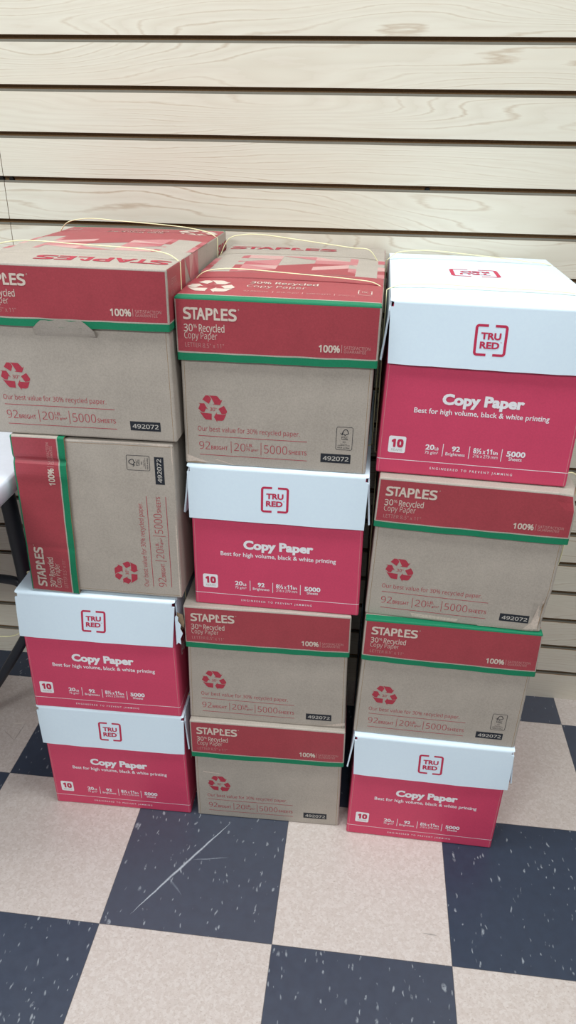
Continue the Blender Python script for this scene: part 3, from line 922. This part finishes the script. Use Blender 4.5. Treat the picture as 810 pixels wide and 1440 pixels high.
for yy in (.105, -.26):
    for sg in (1, -1):
        leg = tube('leg', [(.5155 * sg, yy, .694), (.5265 * sg, yy, .45), (.5330 * sg, yy, .318)], .0158, TG)
        low = tube('lower_leg', [(.5330 * sg, yy, .322), (.522 * sg, yy, .285), (.43 * sg, yy, .135), (.345 * sg, yy, .012)], .0108, leg)
        tube('foot_cap', [(.358 * sg, yy, .026), (.341 * sg, yy, .0045)], .0130, leg)
    tube('strut', [(.522, yy, .385), (.506, yy, .397), (.47, yy, .401), (.40, yy, .402), (.20, yy, .402), (-.522, yy, .402)], .0095, TG)
tube('top_rail', [(.520, -.28, .690), (.520, .125, .690)], .0115, TG)

# ------------------------------------------------------------------ room
YW, Z0, GP, XS = .7032, .07796, .07635, -.3137
bm = bmesh.new()
half = .0056; lip = .0065
def slab(xa, xb):
    z = 0.0
    for n in range(0, 34):
        zc = Z0 + n * GP
        lo = 0.0 if n == 0 else zc - GP + half
        hi = zc - half
        add_box(bm, (xa, YW, lo), (xb, YW + lip, hi), 0)
        add_box(bm, (xa, YW + lip, lo + (.0 if n == 0 else .002)), (xb, YW + .012, hi - .010), 1)
        add_box(bm, (xa, YW + .0015, hi + .0002), (xb, YW + lip - .001, hi + .0040), 2)
slab(-2.6, XS - .0006); slab(XS + .0006, 3.0)
add_box(bm, (-2.6, YW + .0105, 0), (3.0, YW + .03, Z0 + 33 * GP), 1)
bm.normal_update()
for f in bm.faces:
    if f.material_index == 0 and f.normal.y > -.5: f.material_index = 1
w = link('wall_back', bm, [M['wood'], M['fibre'], M['insert']])
w['kind'] = 'structure'
for x, z in ((-.3205, 1.1468), (-.3010, 1.1468), (.4898, 1.1450)):
    b = bmesh.new()
    bmesh.ops.create_cone(b, cap_ends=True, segments=14, radius1=.0052, radius2=.0040, depth=.006,
                          matrix=Matrix.Translation((x, YW + .008, z)) @ Matrix.Rotation(math.radians(90), 4, 'X'))
    link('screw', b, [M['screw']], w)
bm = bmesh.new()
bmesh.ops.create_grid(bm, x_segments=1, y_segments=1, size=.5)
for v in bm.verts: v.co = Vector((.2 + v.co.x * 5.6, -1.55 + v.co.y * 4.6, 0))
fl = link('floor', bm, [M['floor']]); fl['kind'] = 'structure'

# ------------------------------------------------------------------ light
def lamp(name, loc, size, power, col, tilt=(0, 0, 0)):
    d = bpy.data.lights.new(name, 'AREA'); d.shape = 'RECTANGLE'; d.size, d.size_y = size; d.energy = power; d.color = col
    o = bpy.data.objects.new(name, d); C.objects.link(o); o.location = loc; o.rotation_euler = tilt
    return o
LC = (.965, 1.0, 1.0)
lamp('ceiling_light', (.9, -.10, 2.75), (1.2, .6), 27, LC)
lamp('ceiling_light', (-.7, -.10, 2.75), (1.2, .6), 27, LC)
lamp('ceiling_light', (.9, -2.4, 2.75), (1.2, .6), 42, LC)
lamp('ceiling_light', (-1.2, -2.6, 2.75), (1.2, .6), 70, LC)
wd = bpy.data.worlds.new('room_ambience'); scene.world = wd; wd.use_nodes = True
bg = wd.node_tree.nodes['Background']; bg.inputs[0].default_value = (.93, .96, 1.0, 1); bg.inputs[1].default_value = .18

# ------------------------------------------------------------------ camera
pos = Vector((.402196, -.777436, 1.240856)); pit, yaw, rol, foc = .478187, -.105570, .017233, 1039.598
fw = Vector((math.sin(yaw) * math.cos(pit), math.cos(yaw) * math.cos(pit), -math.sin(pit)))
rt = Vector((math.cos(yaw), -math.sin(yaw), 0)); up = rt.cross(fw)
r2 = rt * math.cos(rol) + up * math.sin(rol); u2 = -rt * math.sin(rol) + up * math.cos(rol)
cd = bpy.data.cameras.new('camera'); cam = bpy.data.objects.new('camera', cd); C.objects.link(cam)
m = Matrix((r2, u2, -fw)).transposed().to_4x4(); m.translation = pos
cam.matrix_world = m
cd.sensor_fit = 'VERTICAL'; cd.sensor_height = 36; cd.sensor_width = 36; cd.lens = foc / 1440 * 36; cd.clip_start = .02
scene.camera = cam
vs = scene.view_settings
vs.view_transform = 'Standard'; vs.look = 'None'; vs.gamma = 1; vs.exposure = 0.0; vs.use_curve_mapping = False
scene.display_settings.display_device = 'sRGB'
